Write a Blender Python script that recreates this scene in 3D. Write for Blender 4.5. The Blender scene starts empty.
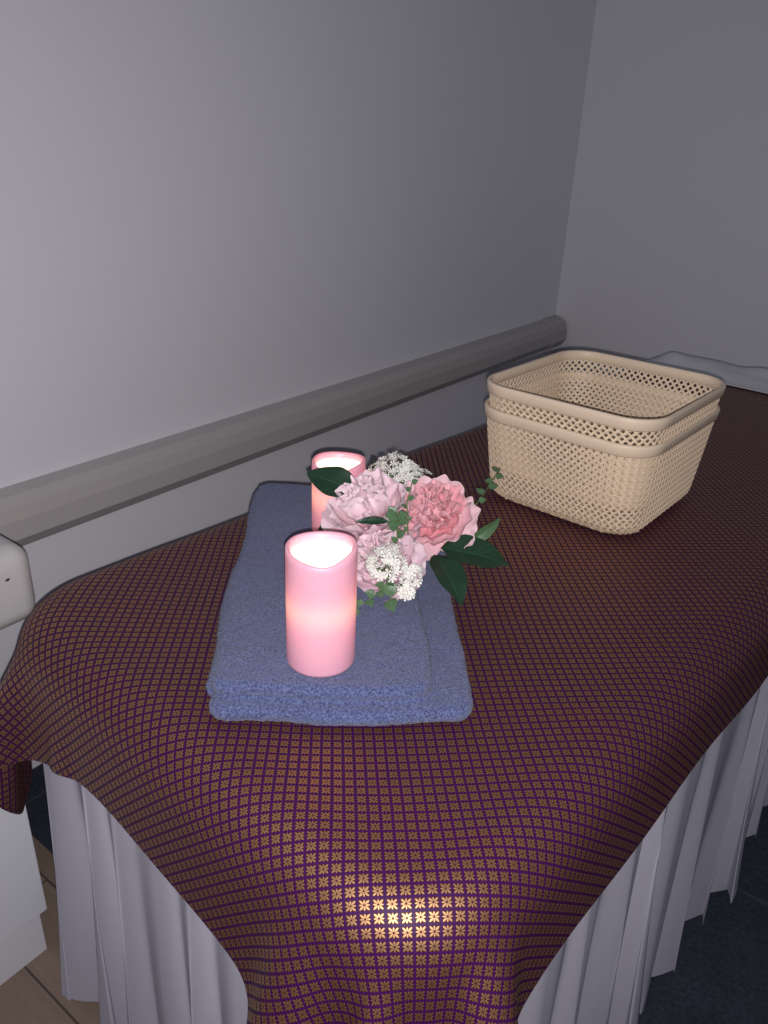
import bpy, bmesh, math, random
import numpy as np
from mathutils import Vector, Matrix, noise as mnoise

random.seed(7)
RNG = np.random.default_rng(11)
SC = bpy.context.scene
COL = SC.collection
PI = math.pi

# ------------------------------------------------------------------ helpers
def link(name, me, mat=None, parent=None, loc=None, smooth=True):
    o = bpy.data.objects.new(name, me)
    COL.objects.link(o)
    if mat: me.materials.append(mat)
    if parent: o.parent = parent
    if loc is not None: o.location = loc
    if smooth and me.polygons:
        me.polygons.foreach_set('use_smooth', [True] * len(me.polygons))
    return o

def obj(name, bm, mat=None, parent=None, loc=None, smooth=True):
    me = bpy.data.meshes.new(name)
    bmesh.ops.recalc_face_normals(bm, faces=bm.faces)
    bm.to_mesh(me); bm.free()
    return link(name, me, mat, parent, loc, smooth)

def pyobj(name, verts, faces, mat=None, parent=None, loc=None, smooth=True, uv=None):
    me = bpy.data.meshes.new(name)
    me.from_pydata([tuple(map(float, v)) for v in verts], [], faces)
    if uv is not None:
        l = me.uv_layers.new(name='UVMap')
        idx = np.zeros(len(me.loops), dtype=np.int32); me.loops.foreach_get('vertex_index', idx)
        l.data.foreach_set('uv', np.asarray(uv, dtype=np.float32)[idx].ravel())
    me.update()
    return link(name, me, mat, parent, loc, smooth)

def empty(name, loc, label, cat, group=None, rotz=0.0):
    o = bpy.data.objects.new(name, None); COL.objects.link(o)
    o.empty_display_size = .05
    o.location = loc; o.rotation_euler = (0, 0, rotz)
    return tag(o, label, cat, group)

def tag(o, label, cat, group=None, kind=None):
    o['label'] = label; o['category'] = cat
    if group: o['group'] = group
    if kind: o['kind'] = kind
    return o

def structure(o, label=None):
    o['kind'] = 'structure'
    if label: o['label'] = label
    return o

def box(bm, x0, x1, y0, y1, z0, z1, bev=0.0, seg=2):
    r = bmesh.ops.create_cube(bm, size=1.0)
    vs = r['verts']
    for v in vs:
        v.co = Vector((x0 + (v.co.x + .5) * (x1 - x0), y0 + (v.co.y + .5) * (y1 - y0), z0 + (v.co.z + .5) * (z1 - z0)))
    if bev > 0:
        es = list({e for v in vs for e in v.link_edges})
        bmesh.ops.bevel(bm, geom=es, offset=bev, segments=seg, profile=.5, affect='EDGES')

def tube(bm, pts, rad, n=6, cap=True):
    pts = [Vector(p) for p in pts]
    rads = rad if isinstance(rad, (list, tuple)) else [rad] * len(pts)
    rings = []
    for i, p in enumerate(pts):
        t = (pts[min(i + 1, len(pts) - 1)] - pts[max(i - 1, 0)]).normalized()
        a = t.cross(Vector((0, 0, 1)))
        if a.length < 1e-3: a = t.cross(Vector((1, 0, 0)))
        a.normalize(); b = t.cross(a)
        rings.append([bm.verts.new(p + (a * math.cos(2 * PI * k / n) + b * math.sin(2 * PI * k / n)) * rads[i]) for k in range(n)])
    for i in range(len(rings) - 1):
        for k in range(n):
            bm.faces.new((rings[i][k], rings[i][(k + 1) % n], rings[i + 1][(k + 1) % n], rings[i + 1][k]))
    if cap:
        bm.faces.new(rings[0]); bm.faces.new(rings[-1])

# ------------------------------------------------------------------ materials
def new_mat(name):
    m = bpy.data.materials.new(name); m.use_nodes = True
    nt = m.node_tree
    return m, nt, nt.nodes['Principled BSDF']

def N(nt, t, **kw):
    n = nt.nodes.new(t)
    for k, v in kw.items(): setattr(n, k, v)
    return n

def math_n(nt, op, a, b=None, c=None):
    n = N(nt, 'ShaderNodeMath', operation=op)
    for i, x in enumerate((a, b, c)):
        if x is None: continue
        if isinstance(x, (int, float)): n.inputs[i].default_value = x
        else: nt.links.new(x, n.inputs[i])
    return n.outputs[0]

def mixc(nt, fac, a, b):
    n = N(nt, 'ShaderNodeMix', data_type='RGBA')
    for s, x in ((n.inputs[0], fac), (n.inputs[6], a), (n.inputs[7], b)):
        if isinstance(x, (int, float)): s.default_value = x
        elif isinstance(x, tuple): s.default_value = (*x, 1) if len(x) == 3 else x
        else: nt.links.new(x, s)
    return n.outputs[2]

def simple(name, col, rough=.6, var=.06, scale=30, bump=0.0, bscale=200, spec=.5, metal=0, sheen=0, sss=0):
    m, nt, b = new_mat(name)
    tc = N(nt, 'ShaderNodeTexCoord')
    nz = N(nt, 'ShaderNodeTexNoise'); nz.inputs['Scale'].default_value = scale; nz.inputs['Detail'].default_value = 3
    nt.links.new(tc.outputs['Object'], nz.inputs['Vector'])
    lo = tuple(max(0, c * (1 - var)) for c in col); hi = tuple(min(1, c * (1 + var)) for c in col)
    nt.links.new(mixc(nt, nz.outputs['Fac'], lo, hi), b.inputs['Base Color'])
    b.inputs['Roughness'].default_value = rough
    b.inputs['Specular IOR Level'].default_value = spec
    b.inputs['Metallic'].default_value = metal
    if sheen: b.inputs['Sheen Weight'].default_value = sheen
    if sss:
        b.inputs['Subsurface Weight'].default_value = sss
        b.inputs['Subsurface Radius'].default_value = (.02, .008, .006); b.inputs['Subsurface Scale'].default_value = .3
    if bump:
        n2 = N(nt, 'ShaderNodeTexNoise'); n2.inputs['Scale'].default_value = bscale; n2.inputs['Detail'].default_value = 4
        nt.links.new(tc.outputs['Object'], n2.inputs['Vector'])
        bp = N(nt, 'ShaderNodeBump'); bp.inputs['Strength'].default_value = bump; bp.inputs['Distance'].default_value = .003
        nt.links.new(n2.outputs['Fac'], bp.inputs['Height']); nt.links.new(bp.outputs[0], b.inputs['Normal'])
    return m

M_wall = simple('wall_paint', (.78, .765, .82), .75, .02, 2, .06, 350, .25)
M_wall2 = simple('end_wall_paint', (.82, .805, .84), .75, .02, 2, .06, 350, .25)
M_rail = simple('rail_plastic', (.47, .44, .435), .55, .03, 8, 0, 100, .3)
M_white = simple('white_laminate', (.74, .74, .80), .45, .01, 5, 0, 100, .4)
M_pad = simple('white_vinyl', (.50, .48, .48), .5, .05, 14, .25, 25, .4)
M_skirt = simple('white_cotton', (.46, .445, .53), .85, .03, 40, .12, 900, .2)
M_sheet = simple('white_linen', (.62, .62, .66), .85, .03, 40, .12, 900, .2)
M_mat = simple('mattress_vinyl', (.6, .58, .6), .6)
M_metal = simple('grey_steel', (.4, .4, .42), .35, .03, 30, 0, 100, .5, 1)
M_bask = simple('beige_plastic', (.80, .64, .475), .5, .05, 25, 0, 100, .35)
M_basket_rim = simple('beige_rim_plastic', (.80, .645, .49), .42, .03, 25, 0, 100, .4)

def mat_towel():
    m, nt, b = new_mat('blue_terry')
    tc = N(nt, 'ShaderNodeTexCoord')
    v = N(nt, 'ShaderNodeTexNoise'); v.inputs['Scale'].default_value = 430; v.inputs['Detail'].default_value = 4
    nt.links.new(tc.outputs['Object'], v.inputs['Vector'])
    r = N(nt, 'ShaderNodeMapRange'); r.inputs[1].default_value = .35; r.inputs[2].default_value = .66
    nt.links.new(v.outputs['Fac'], r.inputs[0])
    nt.links.new(mixc(nt, r.outputs[0], (.043, .053, .128), (.135, .162, .320)), b.inputs['Base Color'])
    b.inputs['Roughness'].default_value = .95; b.inputs['Specular IOR Level'].default_value = .1
    b.inputs['Sheen Weight'].default_value = .25
    bp = N(nt, 'ShaderNodeBump'); bp.inputs['Strength'].default_value = .8; bp.inputs['Distance'].default_value = .003
    nt.links.new(v.outputs['Fac'], bp.inputs['Height']); nt.links.new(bp.outputs[0], b.inputs['Normal'])
    return m
M_towel = mat_towel()

def mat_brocade(cell=.0108):
    m, nt, b = new_mat('thai_brocade')
    uv = N(nt, 'ShaderNodeUVMap'); uv.uv_map = 'UVMap'
    sp = N(nt, 'ShaderNodeSeparateXYZ'); nt.links.new(uv.outputs[0], sp.inputs[0])
    U, V = sp.outputs[0], sp.outputs[1]
    s = 1 / (math.sqrt(2) * cell)
    a = math_n(nt, 'MULTIPLY', math_n(nt, 'ADD', U, V), s)
    c = math_n(nt, 'MULTIPLY', math_n(nt, 'SUBTRACT', U, V), s)
    x = math_n(nt, 'SUBTRACT', math_n(nt, 'FRACT', a), .5)
    y = math_n(nt, 'SUBTRACT', math_n(nt, 'FRACT', c), .5)
    ax, ay = math_n(nt, 'ABSOLUTE', x), math_n(nt, 'ABSOLUTE', y)
    r = math_n(nt, 'SQRT', math_n(nt, 'ADD', math_n(nt, 'MULTIPLY', x, x), math_n(nt, 'MULTIPLY', y, y)))
    th = math_n(nt, 'ARCTAN2', y, x)
    # eight petals: radius swells at every multiple of 45 degrees
    pet = math_n(nt, 'COSINE', math_n(nt, 'MULTIPLY', th, 8.0))
    dia = math_n(nt, 'COSINE', math_n(nt, 'MULTIPLY', th, 4.0))          # +1 on axes, -1 on diagonals
    R = math_n(nt, 'ADD', .375, math_n(nt, 'ADD', math_n(nt, 'MULTIPLY', pet, .10), math_n(nt, 'MULTIPLY', dia, -.055)))
    inside = math_n(nt, 'MULTIPLY', math_n(nt, 'SUBTRACT', R, r), 14.0)
    inside = math_n(nt, 'MINIMUM', math_n(nt, 'MAXIMUM', inside, 0), 1)
    # slits between petals
    slit = math_n(nt, 'GREATER_THAN', math_n(nt, 'ADD', pet, math_n(nt, 'MULTIPLY', r, 1.2)), -.42)
    core = math_n(nt, 'GREATER_THAN', r, .085)
    gold = math_n(nt, 'MULTIPLY', math_n(nt, 'MULTIPLY', inside, core), slit)
    mx = math_n(nt, 'MAXIMUM', ax, ay)
    line = math_n(nt, 'GREATER_THAN', mx, .405)
    base = mixc(nt, line, (.045, .006, .014), (.038, .0045, .058))
    nz = N(nt, 'ShaderNodeTexNoise'); nz.inputs['Scale'].default_value = 900; nz.inputs['Detail'].default_value = 2
    nt.links.new(uv.outputs[0], nz.inputs['Vector'])
    gcol = mixc(nt, nz.outputs['Fac'], (.34, .175, .085), (.61, .375, .19))
    nt.links.new(mixc(nt, gold, base, gcol), b.inputs['Base Color'])
    nt.links.new(math_n(nt, 'MULTIPLY', gold, .94), b.inputs['Metallic'])
    b.inputs['Roughness'].default_value = .51
    b.inputs['Specular IOR Level'].default_value = .15
    bp = N(nt, 'ShaderNodeBump'); bp.inputs['Strength'].default_value = .25; bp.inputs['Distance'].default_value = .0006
    nt.links.new(gold, bp.inputs['Height']); nt.links.new(bp.outputs[0], b.inputs['Normal'])
    return m
M_cloth = mat_brocade()

def mat_wood():
    m, nt, b = new_mat('wood_floor')
    tc = N(nt, 'ShaderNodeTexCoord')
    mp = N(nt, 'ShaderNodeMapping'); mp.inputs['Rotation'].default_value = (0, 0, 0)
    nt.links.new(tc.outputs['Object'], mp.inputs['Vector'])
    br = N(nt, 'ShaderNodeTexBrick'); br.inputs['Scale'].default_value = 1
    br.inputs['Color1'].default_value = (.30, .215, .165, 1); br.inputs['Color2'].default_value = (.235, .17, .13, 1)
    br.inputs['Mortar'].default_value = (.09, .06, .045, 1); br.inputs['Mortar Size'].default_value = .002
    br.inputs['Brick Width'].default_value = 1.1; br.inputs['Row Height'].default_value = .12
    nt.links.new(mp.outputs[0], br.inputs['Vector'])
    m2 = N(nt, 'ShaderNodeMapping'); m2.inputs['Scale'].default_value = (4, 60, 1)
    nt.links.new(tc.outputs['Object'], m2.inputs['Vector'])
    nz = N(nt, 'ShaderNodeTexNoise'); nz.inputs['Scale'].default_value = 1.5; nz.inputs['Detail'].default_value = 5
    nt.links.new(m2.outputs[0], nz.inputs['Vector'])
    k = N(nt, 'ShaderNodeMix', data_type='RGBA', blend_type='MULTIPLY'); k.inputs[0].default_value = .35
    nt.links.new(br.outputs['Color'], k.inputs[6]); nt.links.new(nz.outputs['Fac'], k.inputs[7])
    nt.links.new(k.outputs[2], b.inputs['Base Color']); b.inputs['Roughness'].default_value = .5
    return m
M_wood = mat_wood()

def mat_carpet():
    m, nt, b = new_mat('navy_carpet')
    tc = N(nt, 'ShaderNodeTexCoord')
    nz = N(nt, 'ShaderNodeTexNoise'); nz.inputs['Scale'].default_value = 140; nz.inputs['Detail'].default_value = 6
    n3 = N(nt, 'ShaderNodeTexNoise'); n3.inputs['Scale'].default_value = 9; n3.inputs['Detail'].default_value = 3
    nt.links.new(tc.outputs['Object'], nz.inputs['Vector']); nt.links.new(tc.outputs['Object'], n3.inputs['Vector'])
    f = math_n(nt, 'MULTIPLY', nz.outputs['Fac'], math_n(nt, 'ADD', n3.outputs['Fac'], .4))
    sp = N(nt, 'ShaderNodeSeparateXYZ'); nt.links.new(tc.outputs['Object'], sp.inputs[0])
    # tile seams every half metre
    def seam(s, off):
        q = math_n(nt, 'ABSOLUTE', math_n(nt, 'SUBTRACT', math_n(nt, 'FRACT', math_n(nt, 'ADD', math_n(nt, 'MULTIPLY', s, 2.0), off)), .5))
        return math_n(nt, 'LESS_THAN', q, .006)
    sm = math_n(nt, 'MAXIMUM', seam(sp.outputs[0], .1), seam(sp.outputs[1], -2.09))
    c = mixc(nt, f, (.014, .016, .026), (.060, .070, .095))
    nt.links.new(mixc(nt, math_n(nt, 'MULTIPLY', sm, .35), c, (.10, .11, .13)), b.inputs['Base Color'])
    b.inputs['Roughness'].default_value = .95; b.inputs['Specular IOR Level'].default_value = .1
    bp = N(nt, 'ShaderNodeBump'); bp.inputs['Strength'].default_value = .6; bp.inputs['Distance'].default_value = .004
    nt.links.new(nz.outputs['Fac'], bp.inputs['Height']); nt.links.new(bp.outputs[0], b.inputs['Normal'])
    return m
M_carpet = mat_carpet()

# ------------------------------------------------------------------ camera
R = ((0.7956972693354855, 0.6044258444960151, 0.03918231842720408),
     (0.2880411774092071, -0.3206985912803849, -0.9023218348613173),
     (-0.5328209227205418, 0.7292611411943294, -0.4292785252667257))
CAMZ = 1.29
cam = bpy.data.cameras.new('camera'); co = bpy.data.objects.new('camera', cam); COL.objects.link(co)
rx, dn, fw = Vector(R[0]), Vector(R[1]), Vector(R[2])
mw = Matrix((rx, -dn, -fw)).transposed().to_4x4(); mw.translation = Vector((0, 0, CAMZ))
co.matrix_world = mw
cam.lens = 790 / 1024 * 36; cam.sensor_width = 36; cam.sensor_fit = 'AUTO'; cam.clip_start = .01
SC.camera = co

# ------------------------------------------------------------------ room shell
XW, YW = -1.38, 3.007
KW = 1.15
def plane(name, pts, mat):
    return structure(pyobj(name, pts, [(0, 1, 2, 3)], mat, smooth=False))
bm = bmesh.new(); box(bm, XW - .12, XW, -1.6, YW + .12, 0, 2.7); structure(obj('wall_left', bm, M_wall, smooth=False))
bm = bmesh.new(); box(bm, XW, 2.2, YW, YW + .12, 0, 2.7); structure(obj('wall_back', bm, M_wall2, smooth=False))
bm = bmesh.new(); box(bm, XW - .12, 2.2, -1.6, .52, -.05, 0); structure(obj('floor', bm, M_wood, smooth=False), 'brown wood plank floor')
bm = bmesh.new(); box(bm, XW - .12, 2.2, .52, YW + .12, -.05, 0.002); structure(obj('floor.001', bm, M_carpet, smooth=False), 'dark navy carpet tile floor')

# wall guard rail: extruded profile along y
prof = [(0, .745), (.030, .740), (.045, .727), (.051, .705), (.052, .672), (.036, .650), (.0, .650)]
def extrude_profile(name, prof, y0, y1, mat, parent=None, grow=0.0):
    bm = bmesh.new()
    prof = [(p[0] * KW, CAMZ - (CAMZ - p[1]) * KW) for p in prof]
    cz = CAMZ - (CAMZ - .69) * KW
    A = [bm.verts.new((XW + p[0] * (1 + grow), y0, cz + (p[1] - cz) * (1 + grow))) for p in prof]
    B = [bm.verts.new((XW + p[0] * (1 + grow), y1, cz + (p[1] - cz) * (1 + grow))) for p in prof]
    n = len(prof)
    for i in range(n - 1): bm.faces.new((A[i], A[i + 1], B[i + 1], B[i]))
    bm.faces.new(A); bm.faces.new(B); bm.faces.new((A[0], A[-1], B[-1], B[0]))
    o = obj(name, bm, mat, parent, smooth=False)
    return o
rail = structure(extrude_profile('trim_1', prof, -1.5, 2.885, M_rail), 'grey plastic guard rail along the left wall')
extrude_profile('end_cap', prof, 2.88, 2.995, M_rail, rail, .06)

# ------------------------------------------------------------------ massage table
TH = math.radians(-5.0)
BO = Vector((-.96, .415, 0))         # foot-left corner on the floor
BW, BL, ZT = .77, 2.04, .70
def bed(u, v, z=0.0):
    return Vector((BO.x + u * math.cos(TH) - v * math.sin(TH), BO.y + u * math.sin(TH) + v * math.cos(TH), z))
table = empty('massage_table', BO, 'long padded massage table hidden under white skirt and patterned cloth', 'massage table', rotz=TH)
def rrect(x0, x1, y0, y1, r, n=8):
    out = []
    for cx, cy, a0 in ((x1 - r, y0 + r, -PI / 2), (x1 - r, y1 - r, 0), (x0 + r, y1 - r, PI / 2), (x0 + r, y0 + r, PI)):
        for k in range(n + 1):
            a = a0 + PI / 2 * k / n
            out.append((cx + r * math.cos(a), cy + r * math.sin(a)))
    return out
def slab(bm, x0, x1, y0, y1, z0, z1, rc, re, n=8, m=4):
    rings = []
    for k in range(m + 1):
        a = PI / 2 * k / m; i = re * (1 - math.sin(a)); rings.append((i, z0 + re * (1 - math.cos(a))))
    for k in range(m + 1):
        a = PI / 2 * k / m; i = re * (1 - math.cos(a)); rings.append((i, z1 - re + re * math.sin(a)))
    V = [[bm.verts.new((x, y, z)) for x, y in rrect(x0 + i, x1 - i, y0 + i, y1 - i, max(rc - i, .002), n)] for i, z in rings]
    for a, b in zip(V[:-1], V[1:]):
        L = len(a)
        for k in range(L): bm.faces.new((a[k], a[(k + 1) % L], b[(k + 1) % L], b[k]))
    bm.faces.new(V[0]); bm.faces.new(V[-1])
bm = bmesh.new(); slab(bm, .020, BW - .020, .020, BL - .020, ZT - .125, ZT - .006, .118, .052); obj('mattress', bm, M_mat, table)
bm = bmesh.new(); box(bm, .06, BW - .06, .08, BL - .08, ZT - .185, ZT - .125, .004); obj('frame', bm, M_metal, table)
for lx in (.10, BW - .10):
    for ly in (.14, BL - .14):
        bm = bmesh.new(); box(bm, lx - .022, lx + .022, ly - .022, ly + .022, 0.002, ZT - .185, .004); obj('leg', bm, M_metal, table)

# ---- pleated skirt, hung around the table
def skirt():
    path = rrect(0, BW, 0, BL, .13, 14)
    P = np.array(path + [path[0]]); seg = np.hypot(*np.diff(P, axis=0).T); S = np.concatenate([[0], np.cumsum(seg)]); Ltot = S[-1]
    ns, nz = 1500, 26
    s = np.linspace(0, Ltot, ns, endpoint=False)
    X = np.interp(s, S, P[:, 0]); Y = np.interp(s, S, P[:, 1])
    tx = np.roll(X, -1) - np.roll(X, 1); ty = np.roll(Y, -1) - np.roll(Y, 1); l = np.hypot(tx, ty); tx /= l; ty /= l
    nx, ny = ty, -tx                                    # outward (path runs counter-clockwise)
    ph = 2 * PI * s / Ltot
    wob = 0
    for k, a in ((3, .9), (7, .7), (13, .45), (29, .4)):
        wob = wob + a * np.sin(k * ph + RNG.uniform(0, 6.28))
    npl = 58
    phi = npl * ph + wob * 1.6
    amp = 1 + .45 * np.sin(11 * ph + 1.3) + .25 * np.sin(23 * ph + .4)
    verts = []
    for j in range(nz):
        t = j / (nz - 1)                                # 0 top .. 1 hem
        A = (.0018 + .021 * t ** 1.35) * amp
        wave = np.sin(phi) + .25 * np.sin(2 * phi + .8 + t) + .25 * t * np.sin(.5 * phi + 1.1)
        off = A * wave + .002 + .016 * t
        tan = A * .55 * np.sin(2 * phi + .4) + A * .5 * np.cos(phi)
        z = (ZT - .065) + t * (.028 - (ZT - .065)) + t * (.010 * np.sin(9 * ph + 2) + .006 * np.sin(phi * .5))
        # keep off the table under the tight top band
        off = np.maximum(off, -.008)
        verts.append(np.stack([X + nx * off + tx * tan, Y + ny * off + ty * tan, z + 0 * s], 1))
    V = np.concatenate(verts)
    F = [(j * ns + i, j * ns + (i + 1) % ns, (j + 1) * ns + (i + 1) % ns, (j + 1) * ns + i) for j in range(nz - 1) for i in range(ns)]
    o = pyobj('table_skirt', V, F, M_skirt, loc=BO); o.rotation_euler = (0, 0, TH)
    tag(o, 'white pleated fabric skirt hanging around the massage table to the floor', 'table skirt')
skirt()

# ---- rumpled white sheet at the head of the table
def head_sheet():
    nu, nv = 70, 46
    V = []; uvs = []
    u0, u1, v0, v1 = .02, BW - .02, 1.89, 2.06
    for j in range(nv):
        for i in range(nu):
            a, b = i / (nu - 1), j / (nv - 1)
            u, v = u0 + a * (u1 - u0), v0 + b * (v1 - v0)
            e = min(a, 1 - a) * (u1 - u0); g = (1 - b) * (v1 - v0); f = b * (v1 - v0)
            prof = (1 - math.exp(-(f / .06) ** 2)) * (1 - math.exp(-((g + .006) / .045) ** 2)) * (1 - math.exp(-((e + .004) / .05) ** 2))
            h = .036 * prof
            n = mnoise.noise(Vector((u * 5.5, v * 13, 3.1))) * .009 + mnoise.noise(Vector((u * 16 + v * 9, v * 22, 1.7))) * .006
            wr = .004 * math.sin(60 * v + 14 * u + 3 * math.sin(7 * u))
            V.append((u, v, ZT + .008 + h + (n + wr) * min(1, prof * 1.3)))
    F = [(j * nu + i, j * nu + i + 1, (j + 1) * nu + i + 1, (j + 1) * nu + i) for j in range(nv - 1) for i in range(nu - 1)]
    o = pyobj('folded_sheet', V, F, M_sheet, loc=BO); o.rotation_euler = (0, 0, TH)
    so = o.modifiers.new('s', 'SOLIDIFY'); so.thickness = .003; so.offset = 1
    tag(o, 'rumpled white sheet folded across the head of the table behind the basket', 'sheet')
head_sheet()

# ------------------------------------------------------------------ patterned cloth: drape simulation (plain numpy, position based)
def drape():
    h = .0165
    du0, du1, dv0, dv1 = -.185, BW + .15, -.12, 1.94
    nu = int(round((du1 - du0) / h)) + 3; nv = int(round((dv1 - dv0) / h)) + 3
    su, sv = np.meshgrid(np.linspace(0, 1, nu), np.linspace(0, 1, nv), indexing='ij')
    u_ = du0 + su * (du1 - du0); v_ = dv0 + sv * (dv1 - dv0)
    lo = -(.090 + .105 * np.exp(-((u_ + .12) / .27) ** 2) + .17 * np.exp(-((u_ - BW - .10) / .33) ** 2) + .006 * np.sin(u_ * 21))
    hi = BW + .110 + .105 * np.exp(-((v_ + .10) / .26) ** 2) + .006 * np.sin(v_ * 17)
    U = du0 + su * (hi - du0); V = lo + sv * (dv1 - lo)
    rot = math.radians(.3); cu, cv = BW / 2, .9
    X = cu + (U - cu) * math.cos(rot) - (V - cv) * math.sin(rot)
    Y = cv + (U - cu) * math.sin(rot) + (V - cv) * math.cos(rot)
    p = np.stack([X, Y, np.full_like(X, ZT + .006)], -1)
    # gentle waves so folds form irregularly
    outside = np.maximum(np.maximum(-X, X - BW), np.maximum(-Y, 0))
    p[..., 2] += np.clip(outside, 0, None) * (.10 * np.sin(X * 17 + 1) + .10 * np.sin(Y * 15 + .5))
    q = p.copy()
    rc, re, off = .13, .055, .005
    half = np.array([BW / 2 + .006, BL / 2 + .006]); cen = np.array([BW / 2, BL / 2])
    def collide(p, q):
        d = p[..., :2] - cen; sg = np.sign(d); a = np.abs(d) - (half - rc) - np.clip(ZT - .04 - p[..., 2:3], 0, .4) * .10
        m = np.maximum(a, 0); ml = np.hypot(m[..., 0], m[..., 1])
        d2 = ml + np.minimum(np.maximum(a[..., 0], a[..., 1]), 0) - rc
        g = np.where((ml > 1e-9)[..., None], m / np.maximum(ml, 1e-9)[..., None],
                     np.stack([(a[..., 0] >= a[..., 1]), (a[..., 1] > a[..., 0])], -1).astype(float)) * sg
        dz = p[..., 2] - ZT
        w0, w1 = d2 + re, dz + re
        k0, k1 = np.maximum(w0, 0), np.maximum(w1, 0); kl = np.hypot(k0, k1)
        sd = kl + np.minimum(np.maximum(w0, w1), 0) - re
        inn = kl < 1e-9
        c0 = np.where(inn, (w0 > w1).astype(float), k0 / np.maximum(kl, 1e-9)); c1 = np.where(inn, (w0 <= w1).astype(float), k1 / np.maximum(kl, 1e-9))
        n = np.concatenate([g * c0[..., None], c1[..., None]], -1)
        pen = off - sd; hit = pen > 0
        p += np.where(hit, pen, 0)[..., None] * n
        # friction
        dv = p - q; dn_ = (dv * n).sum(-1, keepdims=True) * n
        p -= np.where(hit, .55, 0)[..., None] * (dv - dn_)
    def con(A, B, L, k):
        d = B - A; l = np.sqrt((d * d).sum(-1, keepdims=True)) + 1e-12
        c = (.5 * k) * (l - L) / l * d
        A += c; B -= c
    W2 = np.stack([U, V], -1)
    def rest(A, B): return np.sqrt(((B - A) ** 2).sum(-1, keepdims=True))
    hu = rest(W2[:-1], W2[1:]); hv = rest(W2[:, :-1], W2[:, 1:])
    d1 = rest(W2[:-1, :-1], W2[1:, 1:]); d2_ = rest(W2[:-1, 1:], W2[1:, :-1])
    hu2 = rest(W2[:-2], W2[2:]); hv2 = rest(W2[:, :-2], W2[:, 2:])
    hu4 = rest(W2[:-4], W2[4:]); hv4 = rest(W2[:, :-4], W2[:, 4:])
    # a crease line in the loose corner: the cloth was pinched inwards there
    along = np.maximum(U - BW, 0) + np.maximum(-V, 0)
    pinch = np.exp(-((U - BW + V) / .022) ** 2) * np.clip((along - .12) / .12, 0, 1)
    dt = 1 / 50
    steps = 230
    for st in range(steps):
        vel = (p - q) * (.97 if st < 170 else .88)
        q[...] = p
        p += vel; p[..., 2] -= 9.8 * dt * dt * .6
        p[..., 0] -= pinch * dt * dt * 9; p[..., 1] += pinch * dt * dt * 9
        for it in range(14):
            for a in (0, 1):
                e = (nu - 1 - a) // 2 * 2
                con(p[a:a + e:2], p[a + 1:a + 1 + e:2], hu[a:a + e:2], 1)
                e = (nv - 1 - a) // 2 * 2
                con(p[:, a:a + e:2], p[:, a + 1:a + 1 + e:2], hv[:, a:a + e:2], 1)
            for a in (0, 1):
                m = len(range(a, nu - 1, 2))
                con(p[a:nu - 1:2, :-1], p[a + 1::2, 1:][:m], d1[a::2], .35)
                con(p[a:nu - 1:2, 1:], p[a + 1::2, :-1][:m], d2_[a::2], .35)
            if True:
                for a in (0, 1, 2, 3):      # bending: skip two
                    i = np.arange(a, nu - 2, 4)
                    A, B = p[i].copy(), p[i + 2].copy(); con(A, B, hu2[i], .5); p[i] = A; p[i + 2] = B
                    i = np.arange(a, nv - 2, 4)
                    A, B = p[:, i].copy(), p[:, i + 2].copy(); con(A, B, hv2[:, i], .5); p[:, i] = A; p[:, i + 2] = B
                if it % 2 == 0:
                    for a in range(8):
                        i = np.arange(a, nu - 4, 8)
                        A, B = p[i].copy(), p[i + 4].copy(); con(A, B, hu4[i], .3); p[i] = A; p[i + 4] = B
                        i = np.arange(a, nv - 4, 8)
                        A, B = p[:, i].copy(), p[:, i + 4].copy(); con(A, B, hv4[:, i], .3); p[:, i] = A; p[:, i + 4] = B
            collide(p, q)
    # soft unevenness on the flat top
    for i in range(nu):
        for j in range(nv):
            n = mnoise.noise(Vector((p[i, j, 0] * 6, p[i, j, 1] * 6, .3)))
            p[i, j, 2] += .0020 * n
    Vt = p.reshape(-1, 3)
    F = [(i * nv + j, (i + 1) * nv + j, (i + 1) * nv + j + 1, i * nv + j + 1) for i in range(nu - 1) for j in range(nv - 1)]
    o = pyobj('table_cloth', Vt, F, M_cloth, loc=BO, uv=np.stack([U, V], -1).reshape(-1, 2)); o.rotation_euler = (0, 0, TH)
    ss = o.modifiers.new('sub', 'SUBSURF'); ss.levels = 1; ss.render_levels = 2
    tag(o, 'dark purple cloth with small gold flower lattice pattern draped over the table', 'cloth')
    return o
drape()
ZC = ZT + .0075       # top of the cloth

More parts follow.
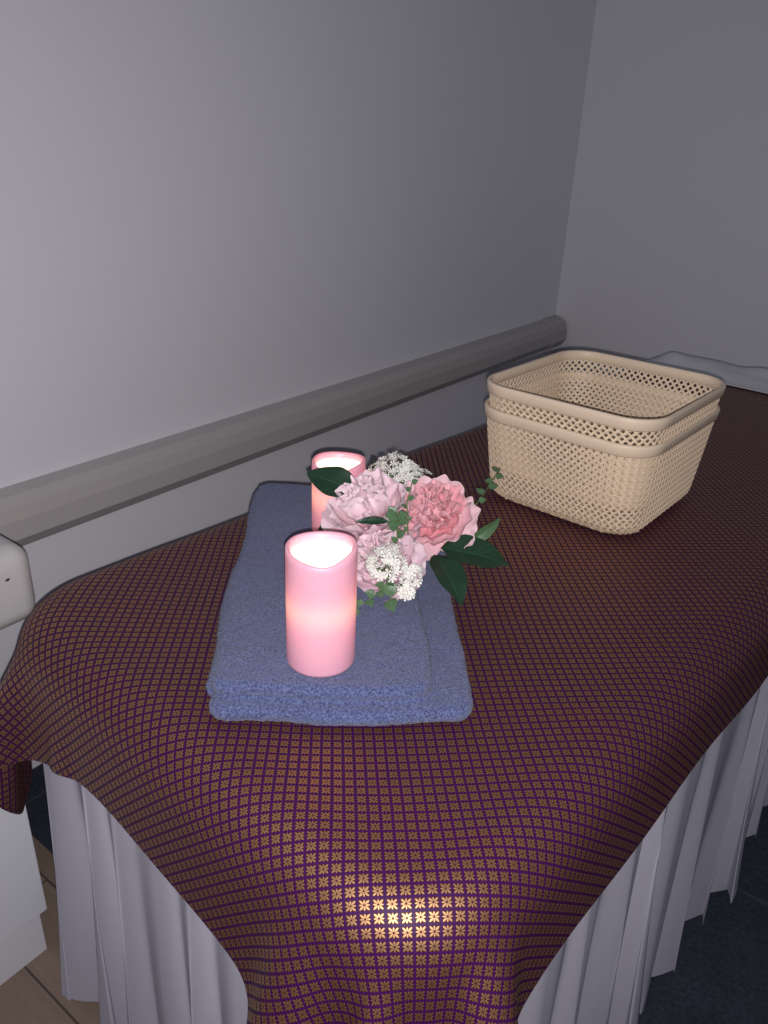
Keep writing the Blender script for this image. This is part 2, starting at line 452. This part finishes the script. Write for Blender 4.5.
# ------------------------------------------------------------------ towel
TA = math.radians(39.2)
TO = Vector((-.542, .430, ZC))
def towel():
    W, L = .292, .578
    bm = bmesh.new()
    def layer(x0, x1, y0, y1, z0, z1, rc, re):
        slab(bm, x0, x1, y0, y1, z0, z1, rc, re, 6, 5)
    layer(0, W, 0, L, 0, .021, .022, .0104)
    layer(.001, W - .046, .017, L - .006, .0205, .040, .02, .0095)
    # folded spine joining both layers along the left side
    pts = [(.012, .035 + (L - .07) * k / 20, .020) for k in range(21)]
    tube(bm, pts, .0185, 14)
    me = bpy.data.meshes.new('t'); bm.to_mesh(me); bm.free()
    o = bpy.data.objects.new('t', me); COL.objects.link(o)
    rm = o.modifiers.new('r', 'REMESH'); rm.mode = 'VOXEL'; rm.voxel_size = .0022
    sm = o.modifiers.new('s', 'SMOOTH'); sm.iterations = 2; sm.factor = .5
    dg = bpy.context.evaluated_depsgraph_get(); me2 = bpy.data.meshes.new_from_object(o.evaluated_get(dg))
    bpy.data.objects.remove(o)
    co_ = np.zeros(len(me2.vertices) * 3); me2.vertices.foreach_get('co', co_); co_ = co_.reshape(-1, 3)
    no_ = np.zeros(len(me2.vertices) * 3); me2.vertices.foreach_get('normal', no_); no_ = no_.reshape(-1, 3)
    for i in range(len(co_)):
        p = Vector(co_[i])
        n = mnoise.noise(p * 260) * .0011 + mnoise.noise(p * 90) * .0008 + mnoise.noise(p * 18) * .0022
        co_[i] += no_[i] * n
        x, y, z = co_[i]
        co_[i][0] += .010 * math.sin(y / L * PI) ** 2 * (x / W - .2) + .004 * math.sin(y * 21)      # edges not quite straight
        co_[i][1] += .004 * math.sin(x * 24 + 1)
        co_[i][2] = max(co_[i][2], .0005)
    me2.vertices.foreach_set('co', co_.ravel()); me2.update()
    me2.materials.clear()
    o = link('towel', me2, M_towel, loc=TO); o.rotation_euler = (0, 0, TA)
    tag(o, 'thick slate blue terry towel folded flat under the candles and flowers', 'towel')
towel()
ZTW = ZC + .0405

# ------------------------------------------------------------------ candles
def mat_wax(name, H, hot, hotw, s_mid):
    m, nt, b = new_mat(name)
    tc = N(nt, 'ShaderNodeTexCoord'); sp = N(nt, 'ShaderNodeSeparateXYZ'); nt.links.new(tc.outputs['Object'], sp.inputs[0])
    z = sp.outputs[2]
    nz = N(nt, 'ShaderNodeTexNoise'); nz.inputs['Scale'].default_value = 40; nt.links.new(tc.outputs['Object'], nz.inputs['Vector'])
    nt.links.new(mixc(nt, nz.outputs['Fac'], (.66, .35, .46), (.71, .39, .50)), b.inputs['Base Color'])
    b.inputs['Roughness'].default_value = .42
    b.inputs['Subsurface Weight'].default_value = .4; b.inputs['Subsurface Radius'].default_value = (.02, .008, .006); b.inputs['Subsurface Scale'].default_value = .4
    d = math_n(nt, 'DIVIDE', math_n(nt, 'SUBTRACT', z, hot), hotw)
    bell = math_n(nt, 'POWER', 2.718, math_n(nt, 'MULTIPLY', math_n(nt, 'MULTIPLY', d, d), -1.0))
    d2 = math_n(nt, 'DIVIDE', math_n(nt, 'SUBTRACT', z, hot), hotw * 2.6)
    bell2 = math_n(nt, 'POWER', 2.718, math_n(nt, 'MULTIPLY', math_n(nt, 'MULTIPLY', d2, d2), -1.0))
    st = math_n(nt, 'ADD', math_n(nt, 'MULTIPLY', bell, s_mid), math_n(nt, 'MULTIPLY', bell2, s_mid * .8))
    nt.links.new(math_n(nt, 'ADD', st, .05), b.inputs['Emission Strength'])
    nt.links.new(mixc(nt, bell, (1, .22, .20), (1, .40, .22)), b.inputs['Emission Color'])
    return m
def mat_core():
    m, nt, b = new_mat('glowing_candle_well')
    tc = N(nt, 'ShaderNodeTexCoord')
    nz = N(nt, 'ShaderNodeTexNoise'); nz.inputs['Scale'].default_value = 30; nt.links.new(tc.outputs['Object'], nz.inputs['Vector'])
    nt.links.new(mixc(nt, nz.outputs['Fac'], (.9, .7, .6), (.95, .75, .65)), b.inputs['Base Color'])
    b.inputs['Emission Color'].default_value = (1, .74, .56, 1); b.inputs['Emission Strength'].default_value = 1.5
    return m
M_core = mat_core()
def candle(loc, r, H, rotz, label, wax):
    root = empty('led_candle', loc, label, 'candle', 'glowing pink candles on the towel', rotz)
    n = 64
    def rimz(a): return H + .0020 * math.cos(a - .3) + .0022 * math.cos(2 * a + .6) - .004 * math.exp(-((((a + PI / 2 + PI) % (2 * PI)) - PI) / .5) ** 2)
    # outer wall + lip
    bm = bmesh.new(); rings = []
    for rr, f in ((r * .93, 'b0'), (r * .985, 'b1'), (r, .03), (r, .2), (r, .4), (r, .6), (r, .8), (r, .95), (r * .99, 'l0'), (r * .955, 'l1'), (r * .90, 'l2'), (r * .86, 'l3'), (r * .83, 'l4')):
        ring = []
        for k in range(n):
            a = 2 * PI * k / n; h = rimz(a)
            z = {'b0': 0, 'b1': .0012, 'l0': h - .0015, 'l1': h, 'l2': h - .0005, 'l3': h - .003, 'l4': h - .009}.get(f)
            if z is None: z = f * (h - .002) if f > .1 else .004
            ring.append(bm.verts.new((rr * math.cos(a), rr * math.sin(a), z)))
        rings.append(ring)
    for A, B in zip(rings[:-1], rings[1:]):
        for k in range(n): bm.faces.new((A[k], A[(k + 1) % n], B[(k + 1) % n], B[k]))
    bm.faces.new(rings[0])
    obj('wax_body', bm, wax, root)
    bm = bmesh.new(); rings = []
    for rr, dz in ((r * .832, .0088), (r * .81, .016), (r * .76, .024), (r * .6, .030), (r * .3, .033)):
        rings.append([bm.verts.new((rr * math.cos(2 * PI * k / n), rr * math.sin(2 * PI * k / n), (rimz(2 * PI * k / n) - H) * max(0, 1 - (dz - .0088) / .02) + H - dz)) for k in range(n)])
    for A, B in zip(rings[:-1], rings[1:]):
        for k in range(n): bm.faces.new((A[k], A[(k + 1) % n], B[(k + 1) % n], B[k]))
    bm.faces.new(rings[-1])
    o = obj('candle_well', bm, M_core, root); o['label'] = 'glowing white hollow top'
    bm = bmesh.new(); tube(bm, [(0, 0, H - .034), (.0005, 0, H - .027), (.001, .0005, H - .020)], [.0025, .0022, .0012], 8)
    obj('bulb', bm, M_core, root)
    return root
candle((-.492, .563, ZTW), .0390, .145, .9, 'taller pink LED candle glowing at the front of the blue towel', mat_wax('pink_wax_tall', .145, .077, .020, .36))
candle((-.690, .827, ZTW), .0395, .112, .6, 'shorter pink LED candle glowing behind the peony bouquet', mat_wax('pink_wax_short', .112, .062, .022, .42))

# ------------------------------------------------------------------ bouquet
def mat_petal(name, base, tip, mid=.5):
    m, nt, b = new_mat(name)
    uv = N(nt, 'ShaderNodeUVMap'); uv.uv_map = 'UVMap'
    sp = N(nt, 'ShaderNodeSeparateXYZ'); nt.links.new(uv.outputs[0], sp.inputs[0])
    cr = N(nt, 'ShaderNodeMapRange'); cr.inputs[1].default_value = .1; cr.inputs[2].default_value = .95
    nt.links.new(sp.outputs[1], cr.inputs[0])
    mp = N(nt, 'ShaderNodeMapping'); mp.inputs['Scale'].default_value = (26, 2, 1); nt.links.new(uv.outputs[0], mp.inputs[0])
    nz = N(nt, 'ShaderNodeTexNoise'); nz.inputs['Scale'].default_value = 1; nz.inputs['Detail'].default_value = 3; nt.links.new(mp.outputs[0], nz.inputs['Vector'])
    c = mixc(nt, cr.outputs[0], base, tip)
    c2 = mixc(nt, math_n(nt, 'MULTIPLY', nz.outputs['Fac'], .35), c, base)
    nt.links.new(c2, b.inputs['Base Color'])
    b.inputs['Roughness'].default_value = .65; b.inputs['Specular IOR Level'].default_value = .2
    b.inputs['Subsurface Weight'].default_value = .15; b.inputs['Subsurface Radius'].default_value = (.01, .004, .004); b.inputs['Subsurface Scale'].default_value = .3
    return m
M_pale = mat_petal('pale_pink_petal', (.78, .44, .54), (.86, .70, .77))
M_palein = mat_petal('pale_inner_petal', (.80, .46, .54), (.88, .71, .77))
M_coral = mat_petal('coral_petal', (.90, .36, .42), (.92, .56, .61))
M_coralout = mat_petal('coral_outer_petal', (.88, .44, .50), (.90, .68, .73))
M_blossom = simple('white_blossom', (.80, .79, .74), .7, .06, 60, 0, 100, .2)
M_stem = simple('green_stem', (.12, .20, .07), .6, .1)
def mat_leaf(name, dark, light):
    m, nt, b = new_mat(name)
    uv = N(nt, 'ShaderNodeUVMap'); uv.uv_map = 'UVMap'
    sp = N(nt, 'ShaderNodeSeparateXYZ'); nt.links.new(uv.outputs[0], sp.inputs[0])
    au = math_n(nt, 'ABSOLUTE', math_n(nt, 'SUBTRACT', sp.outputs[0], .5))
    vein = math_n(nt, 'LESS_THAN', au, .02)
    side = math_n(nt, 'SINE', math_n(nt, 'MULTIPLY', math_n(nt, 'SUBTRACT', sp.outputs[1], math_n(nt, 'MULTIPLY', au, .5)), 60.0))
    f = math_n(nt, 'MAXIMUM', math_n(nt, 'MULTIPLY', math_n(nt, 'GREATER_THAN', side, .93), .5), vein)
    nz = N(nt, 'ShaderNodeTexNoise'); nz.inputs['Scale'].default_value = 8; nt.links.new(uv.outputs[0], nz.inputs['Vector'])
    c = mixc(nt, nz.outputs['Fac'], dark, tuple(x * 1.5 for x in dark))
    nt.links.new(mixc(nt, f, c, light), b.inputs['Base Color'])
    b.inputs['Roughness'].default_value = .42; b.inputs['Specular IOR Level'].default_value = .4
    return m
M_leaf = mat_leaf('dark_leaf', (.011, .034, .018), (.03, .075, .035))
M_leaf2 = mat_leaf('grey_green_leaf', (.065, .125, .06), (.13, .20, .11))

def frame_of(axis):
    z = Vector(axis).normalized(); x = z.orthogonal().normalized(); y = z.cross(x)
    return Matrix((x, y, z)).transposed()

def petal_geo(V, F, UV, M, c, psi, a0, a1, L, hw, zoff, ruf, seed, nu=13, nv=10):
    """one petal: starts at the heart, leans out by a0 (from the axis) and curls to a1 at its tip"""
    base = len(V)
    r, z = .002, zoff
    prof = []
    for j in range(nv):
        v = j / (nv - 1); a = a0 + (a1 - a0) * v ** 1.1
        prof.append((r, z, a, v)); r += math.sin(a) * L / (nv - 1); z += math.cos(a) * L / (nv - 1)
    for r, z, a, v in prof:
        w = hw * (math.sin(min(1, v * 1.05 + .08) * PI * .60) ** .8)
        for i in range(nu):
            u = 2 * i / (nu - 1) - 1
            edge = max(abs(u) ** 3, v ** 4)
            notch = -.13 * L * (abs(u) ** 2.5) * v ** 2 + .045 * L * math.sin(u * 8 + seed) * v ** 4 + .03 * L * math.sin(u * 15 + 2 * seed) * v ** 6
            lat = u * w
            rad = max(r, .35 * w)                       # cup around the flower axis
            ang = psi + lat / max(rad, .006)
            rr = r + notch * math.sin(a); zz = z + notch * math.cos(a)
            nrm = ruf * edge * (math.sin(u * 7 + seed * 3.1 + v * 4) + .7 * math.sin(u * 13 + seed))
            rr += nrm * math.cos(a); zz -= nrm * math.sin(a)
            p = M @ Vector((rr * math.cos(ang), rr * math.sin(ang), zz))
            V.append(p + c); UV.append((u * .5 + .5, v))
    for j in range(nv - 1):
        for i in range(nu - 1):
            q = base + j * nu + i; F.append((q, q + 1, q + nu + 1, q + nu))

def peony(root, name, c, axis, R_, mats, inner_closed, label=None, seed=1):
    rnd = random.Random(seed)
    c = Vector(c); M = frame_of(axis)
    fl = bpy.data.objects.new(name, None); COL.objects.link(fl); fl.parent = root; fl.empty_display_size = .02
    if label: fl['label'] = label
    def layer(nm, spec, mat):
        for n, a0, a1, L, hw, zo, ruf, ph in spec:
            for k in range(n):
                V, F, UV = [], [], []
                petal_geo(V, F, UV, M, c, 2 * PI * k / n + ph + rnd.uniform(-.25, .25), a0 + rnd.uniform(-.12, .12), a1 + rnd.uniform(-.2, .2),
                          L * rnd.uniform(.9, 1.08), hw * rnd.uniform(.88, 1.1), zo, ruf, rnd.uniform(0, 6))
                o = pyobj(nm, V, F, mat, fl, uv=UV)
                ss = o.modifiers.new('sub', 'SUBSURF'); ss.levels = 1; ss.render_levels = 1
    d = math.radians
    layer('outer_petal', [(6, d(112), d(40), R_ * 1.15, R_ * .62, -.004, R_ * .05, 0), (6, d(95), d(15), R_ * 1.10, R_ * .58, 0, R_ * .05, .5)], mats[0])
    k = inner_closed
    layer('inner_petal', [(7, d(80), d(4), R_ * 1.04, R_ * .46, .002, R_ * .075, .2), (7, d(62), d(-14 * k), R_ * .98, R_ * .38, .004, R_ * .10, .8),
                          (7, d(46), d(-16 * k), R_ * .95, R_ * .30, .006, R_ * .12, .1), (6, d(30), d(-12 * k), R_ * .92, R_ * .25, .006, R_ * .13, .6),
                          (6, d(14), d(-4 * k), R_ * .90, R_ * .20, .006, R_ * .13, .3)], mats[1])
    bm = bmesh.new(); tube(bm, [c + M @ Vector((0, 0, .004)), c + M @ Vector((0, 0, -.02)), Vector((c.x * .6 + BQ.x * .4, c.y * .6 + BQ.y * .4, ZTW + .02)), Vector((BQ.x, BQ.y, ZTW + .012))], .0028, 6)
    obj('stem', bm, M_stem, fl)
    return fl

def leaf(root, base, tip, up, w, curl=.15, fold=.25, mat=None, name='leaf', nu=9, nv=14, roundness=1.0, parent=None):
    b, t, up = Vector(base), Vector(tip), Vector(up).normalized()
    d = t - b; L = d.length; d.normalize(); s = d.cross(up).normalized(); n = s.cross(d).normalized()
    V, F, UV = [], [], []
    for j in range(nv):
        v = j / (nv - 1)
        wid = w * .5 * (math.sin(PI * v ** (.8 * roundness)) ** .85) if v < .999 else 0
        wid = max(wid, .0004)
        for i in range(nu):
            u = 2 * i / (nu - 1) - 1
            p = b + d * (v * L) + s * (u * wid) + n * (curl * L * 4 * v * (1 - v) * .5 + abs(u) * wid * fold + .03 * w * math.sin(v * 14 + u * 2) * abs(u))
            V.append(p); UV.append((u * .5 + .5, v))
    for j in range(nv - 1):
        for i in range(nu - 1):
            q = j * nu + i; F.append((q, q + 1, q + nu + 1, q + nu))
    return pyobj(name, V, F, mat or M_leaf, parent or root, uv=UV)

def blossom(root, c, axis, Rr, n, seed):
    rnd = random.Random(seed); c = Vector(c); M = frame_of(axis)
    heads = []
    bs = bmesh.new(); bm = bmesh.new()
    foot = c - M @ Vector((0, 0, .035))
    for k in range(n):
        th = math.acos(1 - rnd.random() * .92); ph = rnd.uniform(0, 2 * PI); rr = Rr * rnd.uniform(.72, 1.08)
        p = c + M @ Vector((rr * math.sin(th) * math.cos(ph), rr * math.sin(th) * math.sin(ph), rr * math.cos(th) * .75))
        heads.append(p)
        ax = (p - (c - M @ Vector((0, 0, Rr * .5)))).normalized(); ax = (ax + Vector((rnd.uniform(-.5, .5), rnd.uniform(-.5, .5), rnd.uniform(-.3, .5)))).normalized()
        Q = frame_of(ax); s = rnd.uniform(.0032, .0056); rot = rnd.uniform(0, 6)
        cc = bm.verts.new(p)
        for i in range(5):
            a = rot + 2 * PI * i / 5
            def pt(r, da, z): return bm.verts.new(p + Q @ Vector((r * math.cos(a + da), r * math.sin(a + da), z)))
            v1, v2, v3, v4 = pt(s * .6, -.42, s * .25), pt(s * 1.15, -.3, s * .38), pt(s * 1.15, .3, s * .38), pt(s * .6, .42, s * .25)
            bm.faces.new((cc, v1, v2, v3)); bm.faces.new((cc, v3, v4))
        if k % 3 == 0:
            tube(bs, [foot, (foot + p) * .5 + Vector((0, 0, .004)), p - ax * .001], [.0011, .0007, .0004], 4, False)
    o = obj('blossom_cluster', bm, M_blossom, root, smooth=False); o['label'] = 'cluster of tiny white flowers'
    tube(bs, [foot, Vector(((foot.x + BQ.x) / 2, (foot.y + BQ.y) / 2, max(ZTW + .012, foot.z - .01))), Vector((BQ.x, BQ.y, ZTW + .012))], .0014, 5)
    obj('stem', bs, M_stem, o)

def sprig(root, pts, leaves, lr, seed):
    """thin stem with round leaflets"""
    rnd = random.Random(seed); pts = [Vector(p) for p in pts]
    bm = bmesh.new(); fine = []
    for i in range(len(pts) - 1):
        for k in range(4): fine.append(pts[i].lerp(pts[i + 1], k / 4))
    fine.append(pts[-1]); tube(bm, fine, [.0011 - .0006 * i / len(fine) for i in range(len(fine))], 5)
    st = obj('sprig', bm, M_stem, root)
    st['label'] = 'thin sprig of small round green leaves'
    for k in range(leaves):
        f = (k + .6) / leaves * (len(fine) - 1); i = min(int(f), len(fine) - 2); p = fine[i].lerp(fine[i + 1], f - i)
        t = (fine[i + 1] - fine[i]).normalized(); sd = t.cross(Vector((.2, -.5, .8))).normalized() * (1 if k % 2 else -1)
        d = (sd * .9 + t * .5 + Vector((rnd.uniform(-.3, .3), rnd.uniform(-.3, .3), rnd.uniform(-.1, .4)))).normalized()
        r = lr * rnd.uniform(.75, 1.15)
        up = Vector((.35 + rnd.uniform(-.3, .3), -.5 + rnd.uniform(-.3, .3), .8))
        leaf(root, p, p + d * r * 2, up, r * 1.75, .08, .12, M_leaf2, 'leaflet', 7, 9, .85, parent=st)

BQ = Vector((-.575, .80, 0))
def bouquet():
    b0 = Vector((BQ.x, BQ.y, ZTW))
    root = bpy.data.objects.new('flower_bouquet', None); COL.objects.link(root); root.empty_display_size = .05
    tag(root, 'bouquet of pink peonies with white blossoms and green leaves on the towel', 'flowers')
    peony(root, 'peony', (-.594, .795, .800), (-.12, -.42, .88), .070, (M_pale, M_palein), 1.0, 'pale pink open peony', 3)
    peony(root, 'peony', (-.530, .846, .808), (.22, -.60, .78), .057, (M_coralout, M_coral), 1.2, 'coral pink peony', 8)
    peony(root, 'peony', (-.540, .745, .768), (.05, -.55, .75), .050, (M_pale, M_palein), 1.0, 'pale pink peony low at the front', 5)
    blossom(root, (-.630, .885, .838), (.1, -.3, 1), .034, 120, 1)
    blossom(root, (-.600, .890, .832), (.2, -.3, 1), .026, 60, 11)
    blossom(root, (-.507, .703, .806), (.1, -.55, .8), .024, 85, 2)
    blossom(root, (-.482, .726, .790), (.4, -.5, .7), .013, 34, 4)
    blossom(root, (-.481, .715, .772), (.4, -.5, .6), .010, 24, 6)
    leaf(root, (-.615, .782, .845), (-.698, .766, .856), (.3, -.6, .75), .046, .10, .2)
    leaf(root, (-.650, .890, .806), (-.709, .933, .826), (.4, -.6, .6), .026, .1, .2)
    leaf(root, (-.500, .818, .785), (-.421, .876, .762), (.2, -.35, .9), .052, .12, .25)
    leaf(root, (-.497, .802, .782), (-.424, .757, .752), (.35, -.1, .9), .047, .12, .25)
    leaf(root, (-.495, .87, .772), (-.470, .926, .802), (.75, -.6, .3), .018, .35, .5, M_leaf2)
    leaf(root, (-.645, .795, .788), (-.680, .770, .770), (-.1, -.6, .8), .026, .12, .3)
    leaf(root, (-.535, .742, .842), (-.565, .712, .842), (.2, -.6, .8), .012, .1, .3)
    sprig(root, [(-.535, .79, .80), (-.540, .79, .850), (-.545, .808, .876)], 6, .0048, 1)
    sprig(root, [(-.53, .76, .80), (-.525, .745, .858), (-.505, .722, .852)], 10, .0074, 2)
    sprig(root, [(-.50, .86, .80), (-.497, .90, .822), (-.52, .98, .822), (-.548, 1.060, .812)], 9, .0072, 3)
    sprig(root, [(-.515, .735, .775), (-.503, .702, .780), (-.510, .682, .766), (-.522, .660, .753)], 9, .0060, 4)
    sprig(root, [(-.51, .74, .77), (-.49, .705, .772), (-.493, .69, .762)], 3, .0105, 5)
    # bring the origin to the base of the bouquet, keeping the parts where they are
    root.location = b0
    for ch in root.children: ch.matrix_parent_inverse = Matrix.Translation(-b0)
bouquet()

# ------------------------------------------------------------------ baskets
def basket(loc, rotz, label):
    root = empty('woven_basket', loc, label, 'basket', 'nested beige baskets', rotz)
    H = .172
    b0, b1 = (.142, .143), (.156, .173)                  # half sizes: bottom, top
    r0, r1 = .050, .058
    NS = 720
    def outline(hx, hy, r):
        p = rrect(-hx, hx, -hy, hy, r, 16); P = np.array(p + [p[0]]); seg = np.hypot(*np.diff(P, axis=0).T); S = np.concatenate([[0], np.cumsum(seg)])
        s = np.linspace(0, S[-1], NS, endpoint=False)
        return np.stack([np.interp(s, S, P[:, 0]), np.interp(s, S, P[:, 1])], 1)
    O0, O1 = outline(*b0, r0), outline(*b1, r1)
    def shell(si, t, off):
        """si: fractional perimeter index, t: 0 bottom .. 1 top"""
        i = si % NS; a = int(i) % NS; f = i - int(i); b = (a + 1) % NS
        k = t ** .85
        pa = O0[a] * (1 - k) + O1[a] * k; pb = O0[b] * (1 - k) + O1[b] * k
        p = pa * (1 - f) + pb * f
        tn = O1[(a + 3) % NS] - O1[(a - 3) % NS]; tn = tn / np.hypot(*tn)
        nrm = np.array([tn[1], -tn[0]])
        fl = .010 * max(0, 1 - t / .12) ** 2            # rounded foot
        q = p + nrm * (off - fl)
        return np.array([q[0], q[1], .003 + t * (H - .006)])
    NC = 94                                             # strips per family
    rows = 26
    V, F = [], []
    def ribbon(fn, steps, w, th, phase):
        rings = []
        for k in range(steps + 1):
            x = k / steps
            quad = fn(x, w, th, phase); b = len(V); V.extend(quad); rings.append(b)
        for a, b in zip(rings[:-1], rings[1:]):
            for e in range(4): F.append((a + e, a + (e + 1) % 4, b + (e + 1) % 4, b + e))
        F.append((rings[0], rings[0] + 1, rings[0] + 2, rings[0] + 3)); F.append((rings[-1] + 3, rings[-1] + 2, rings[-1] + 1, rings[-1]))
    pitch = NS / NC
    span = rows * .5 * pitch                            # perimeter run of one strip from bottom to top
    for fam in (1, -1):
        for c in range(NC):
            s0 = c * pitch
            def fn(x, w, th, phase):
                si = s0 + fam * span * x
                node = x * rows + (0 if fam > 0 else 0)
                off = .0008 * math.cos(PI * (x * rows) + (0 if fam > 0 else PI))
                hw = w / 2
                # shift across the strip: mostly along the perimeter
                ds = hw * 1.0 / (1.24 / NS) * .72
                dtv = hw * .70 / H * -fam
                t0, t1 = min(max(x - dtv, 0), 1), min(max(x + dtv, 0), 1)
                A0, A1 = shell(si - ds, t0, off), shell(si + ds, t1, off)
                B0, B1 = shell(si - ds, t0, off + th), shell(si + ds, t1, off + th)
                return [A0, A1, B1, B0]
            ribbon(fn, rows * 4, .0037, .0016, 0)
    wall = pyobj('woven_side', V, F, M_bask, root, smooth=False)
    # base lattice
    V, F = [], []
    hx, hy = b0[0] - .008, b0[1] - .008
    step = .0185
    for fam in (1, -1):
        for k in range(-16, 17):
            c = k * step
            # line: y = fam*x + c clipped to the base rectangle with trimmed corners
            xs = [-hx, hx]
            lo, hi = -hx, hx
            a, b = sorted(((-hy - c) / fam, (hy - c) / fam)); lo, hi = max(lo, a), min(hi, b)
            for s1 in (1, -1):
                for s2 in (1, -1):
                    lim = hx + hy - r0 * .62            # s1*x + s2*y <= lim
                    co_ = s1 + s2 * fam; rhs = lim - s2 * c
                    if abs(co_) < 1e-9:
                        if rhs < 0: lo, hi = 1, 0
                    elif co_ > 0: hi = min(hi, rhs / co_)
                    else: lo = max(lo, rhs / co_)
            if hi - lo < .012: continue
            n = max(2, int((hi - lo) / (step / 4)))
            rings = []
            for i in range(n + 1):
                x = lo + (hi - lo) * i / n; y = fam * x + c
                z = .0028 + .0009 * math.cos(PI * (x / (step / 2)) + (0 if fam > 0 else PI) + PI * k)
                w = .0045
                d = np.array([1, fam]) / math.sqrt(2); s_ = np.array([-d[1], d[0]]) * w
                b = len(V)
                V += [(x - s_[0], y - s_[1], z), (x + s_[0], y + s_[1], z), (x + s_[0], y + s_[1], z + .0016), (x - s_[0], y - s_[1], z + .0016)]
                rings.append(b)
            for a, b in zip(rings[:-1], rings[1:]):
                for e in range(4): F.append((a + e, a + (e + 1) % 4, b + (e + 1) % 4, b + e))
    pyobj('woven_base', V, F, M_bask, root, smooth=False)
    # rim band: rounded hoop, and a thin foot hoop
    def hoop(nm, hx, hy, r, prof, mat):
        bm = bmesh.new(); n = 14; rings = []
        for off, z in prof: rings.append([bm.verts.new((x, y, z)) for x, y in rrect(-hx - off, hx + off, -hy - off, hy + off, r + off, n)])
        for i in range(len(rings)):
            A, B = rings[i], rings[(i + 1) % len(rings)]; L = len(A)
            for k in range(L): bm.faces.new((A[k], A[(k + 1) % L], B[(k + 1) % L], B[k]))
        return obj(nm, bm, mat, root)
    hoop('rim', b1[0], b1[1], r1, [(-.0030, H - .017), (.0012, H - .019), (.0034, H - .017), (.0048, H - .006), (.0050, H - .002), (.0036, H + .001), (-.001, H + .001), (-.0030, H - .001)], M_basket_rim)
    hoop('foot_band', b0[0] - .0125, b0[1] - .0125, r0, [(-.002, .0004), (.002, .0004), (.0035, .004), (.0035, .006), (-.002, .006)], M_bask)
    return root
BKC = Vector((-.487, 1.306, ZC + .0006))
bk = basket(BKC, math.radians(-2.9), 'lower beige woven basket standing on the cloth with another nested in it')
up = bk.copy(); COL.objects.link(up); up.location = BKC + Vector((.001, -.001, .043))
up['label'] = 'upper beige woven basket nested inside the lower one, its open top in view'
for ch in list(bk.children):
    c = ch.copy(); COL.objects.link(c); c.parent = up

# ------------------------------------------------------------------ cabinet and pad at the left
cab = empty('storage_cabinet', (-1.09, .10, 0), 'white laminate cabinet with recessed plinth between the wall and the table', 'cabinet')
def cb(name, x0, x1, y0, y1, z0, z1, bev, mat=M_white, parent=cab):
    bm = bmesh.new(); box(bm, x0 + 1.09, x1 + 1.102, y0 - .10, y1 - .10, z0, z1, bev, 2)
    return obj(name, bm, mat, parent, smooth=False)
cb('carcass', XW + .004, -.998, -.42, .408, .075, .625, .002)
cb('plinth', XW + .004, -.985, -.41, .402, 0, .088, .001)
cb('door', -.998, -.980, -.42, .414, .092, .612, .002)
bm = bmesh.new(); slab(bm, XW + .006, -.976, -.35, .500, .6265, .752, .028, .030, 8, 6)
pad = obj('padded_cushion', bm, M_pad)
tag(pad, 'off-white rounded padded cushion lying on the white cabinet by the wall', 'cushion')
bm = bmesh.new(); bmesh.ops.create_uvsphere(bm, u_segments=12, v_segments=6, radius=.004)
for v in bm.verts: v.co = Vector((v.co.x * .4 - .9765, v.co.y + .455, v.co.z * .6 + .712))
obj('button', bm, simple('dark_button', (.05, .04, .05), .4), pad)

# ------------------------------------------------------------------ light
def lamp(kind, name, loc, energy, color, **kw):
    l = bpy.data.lights.new(name, kind); l.energy = energy; l.color = color
    for k, v in kw.items(): setattr(l, k, v)
    o = bpy.data.objects.new(name, l); COL.objects.link(o); o.location = loc
    return o
fl = lamp('SPOT', 'phone_flash', Vector((0, 0, CAMZ)) + rx * .003 + dn * .014, 44, (1, .97, .98), shadow_soft_size=.0035, spot_size=math.radians(150), spot_blend=1.0)
fl.rotation_euler = (-(fw)).to_track_quat('Z', 'Y').to_euler()
for loc, h in (((-.492, .563, ZTW), .145), ((-.690, .827, ZTW), .112)):
    lamp('POINT', 'candle_light', Vector(loc) + Vector((0, 0, h - .012)), .012, (1, .62, .42), shadow_soft_size=.006)
w = bpy.data.worlds.new('world'); SC.world = w; w.use_nodes = True
bg = w.node_tree.nodes['Background']; bg.inputs[0].default_value = (.80, .84, 1, 1); bg.inputs[1].default_value = .115
SC.view_settings.view_transform = 'Standard'; SC.view_settings.look = 'None'; SC.view_settings.exposure = 0
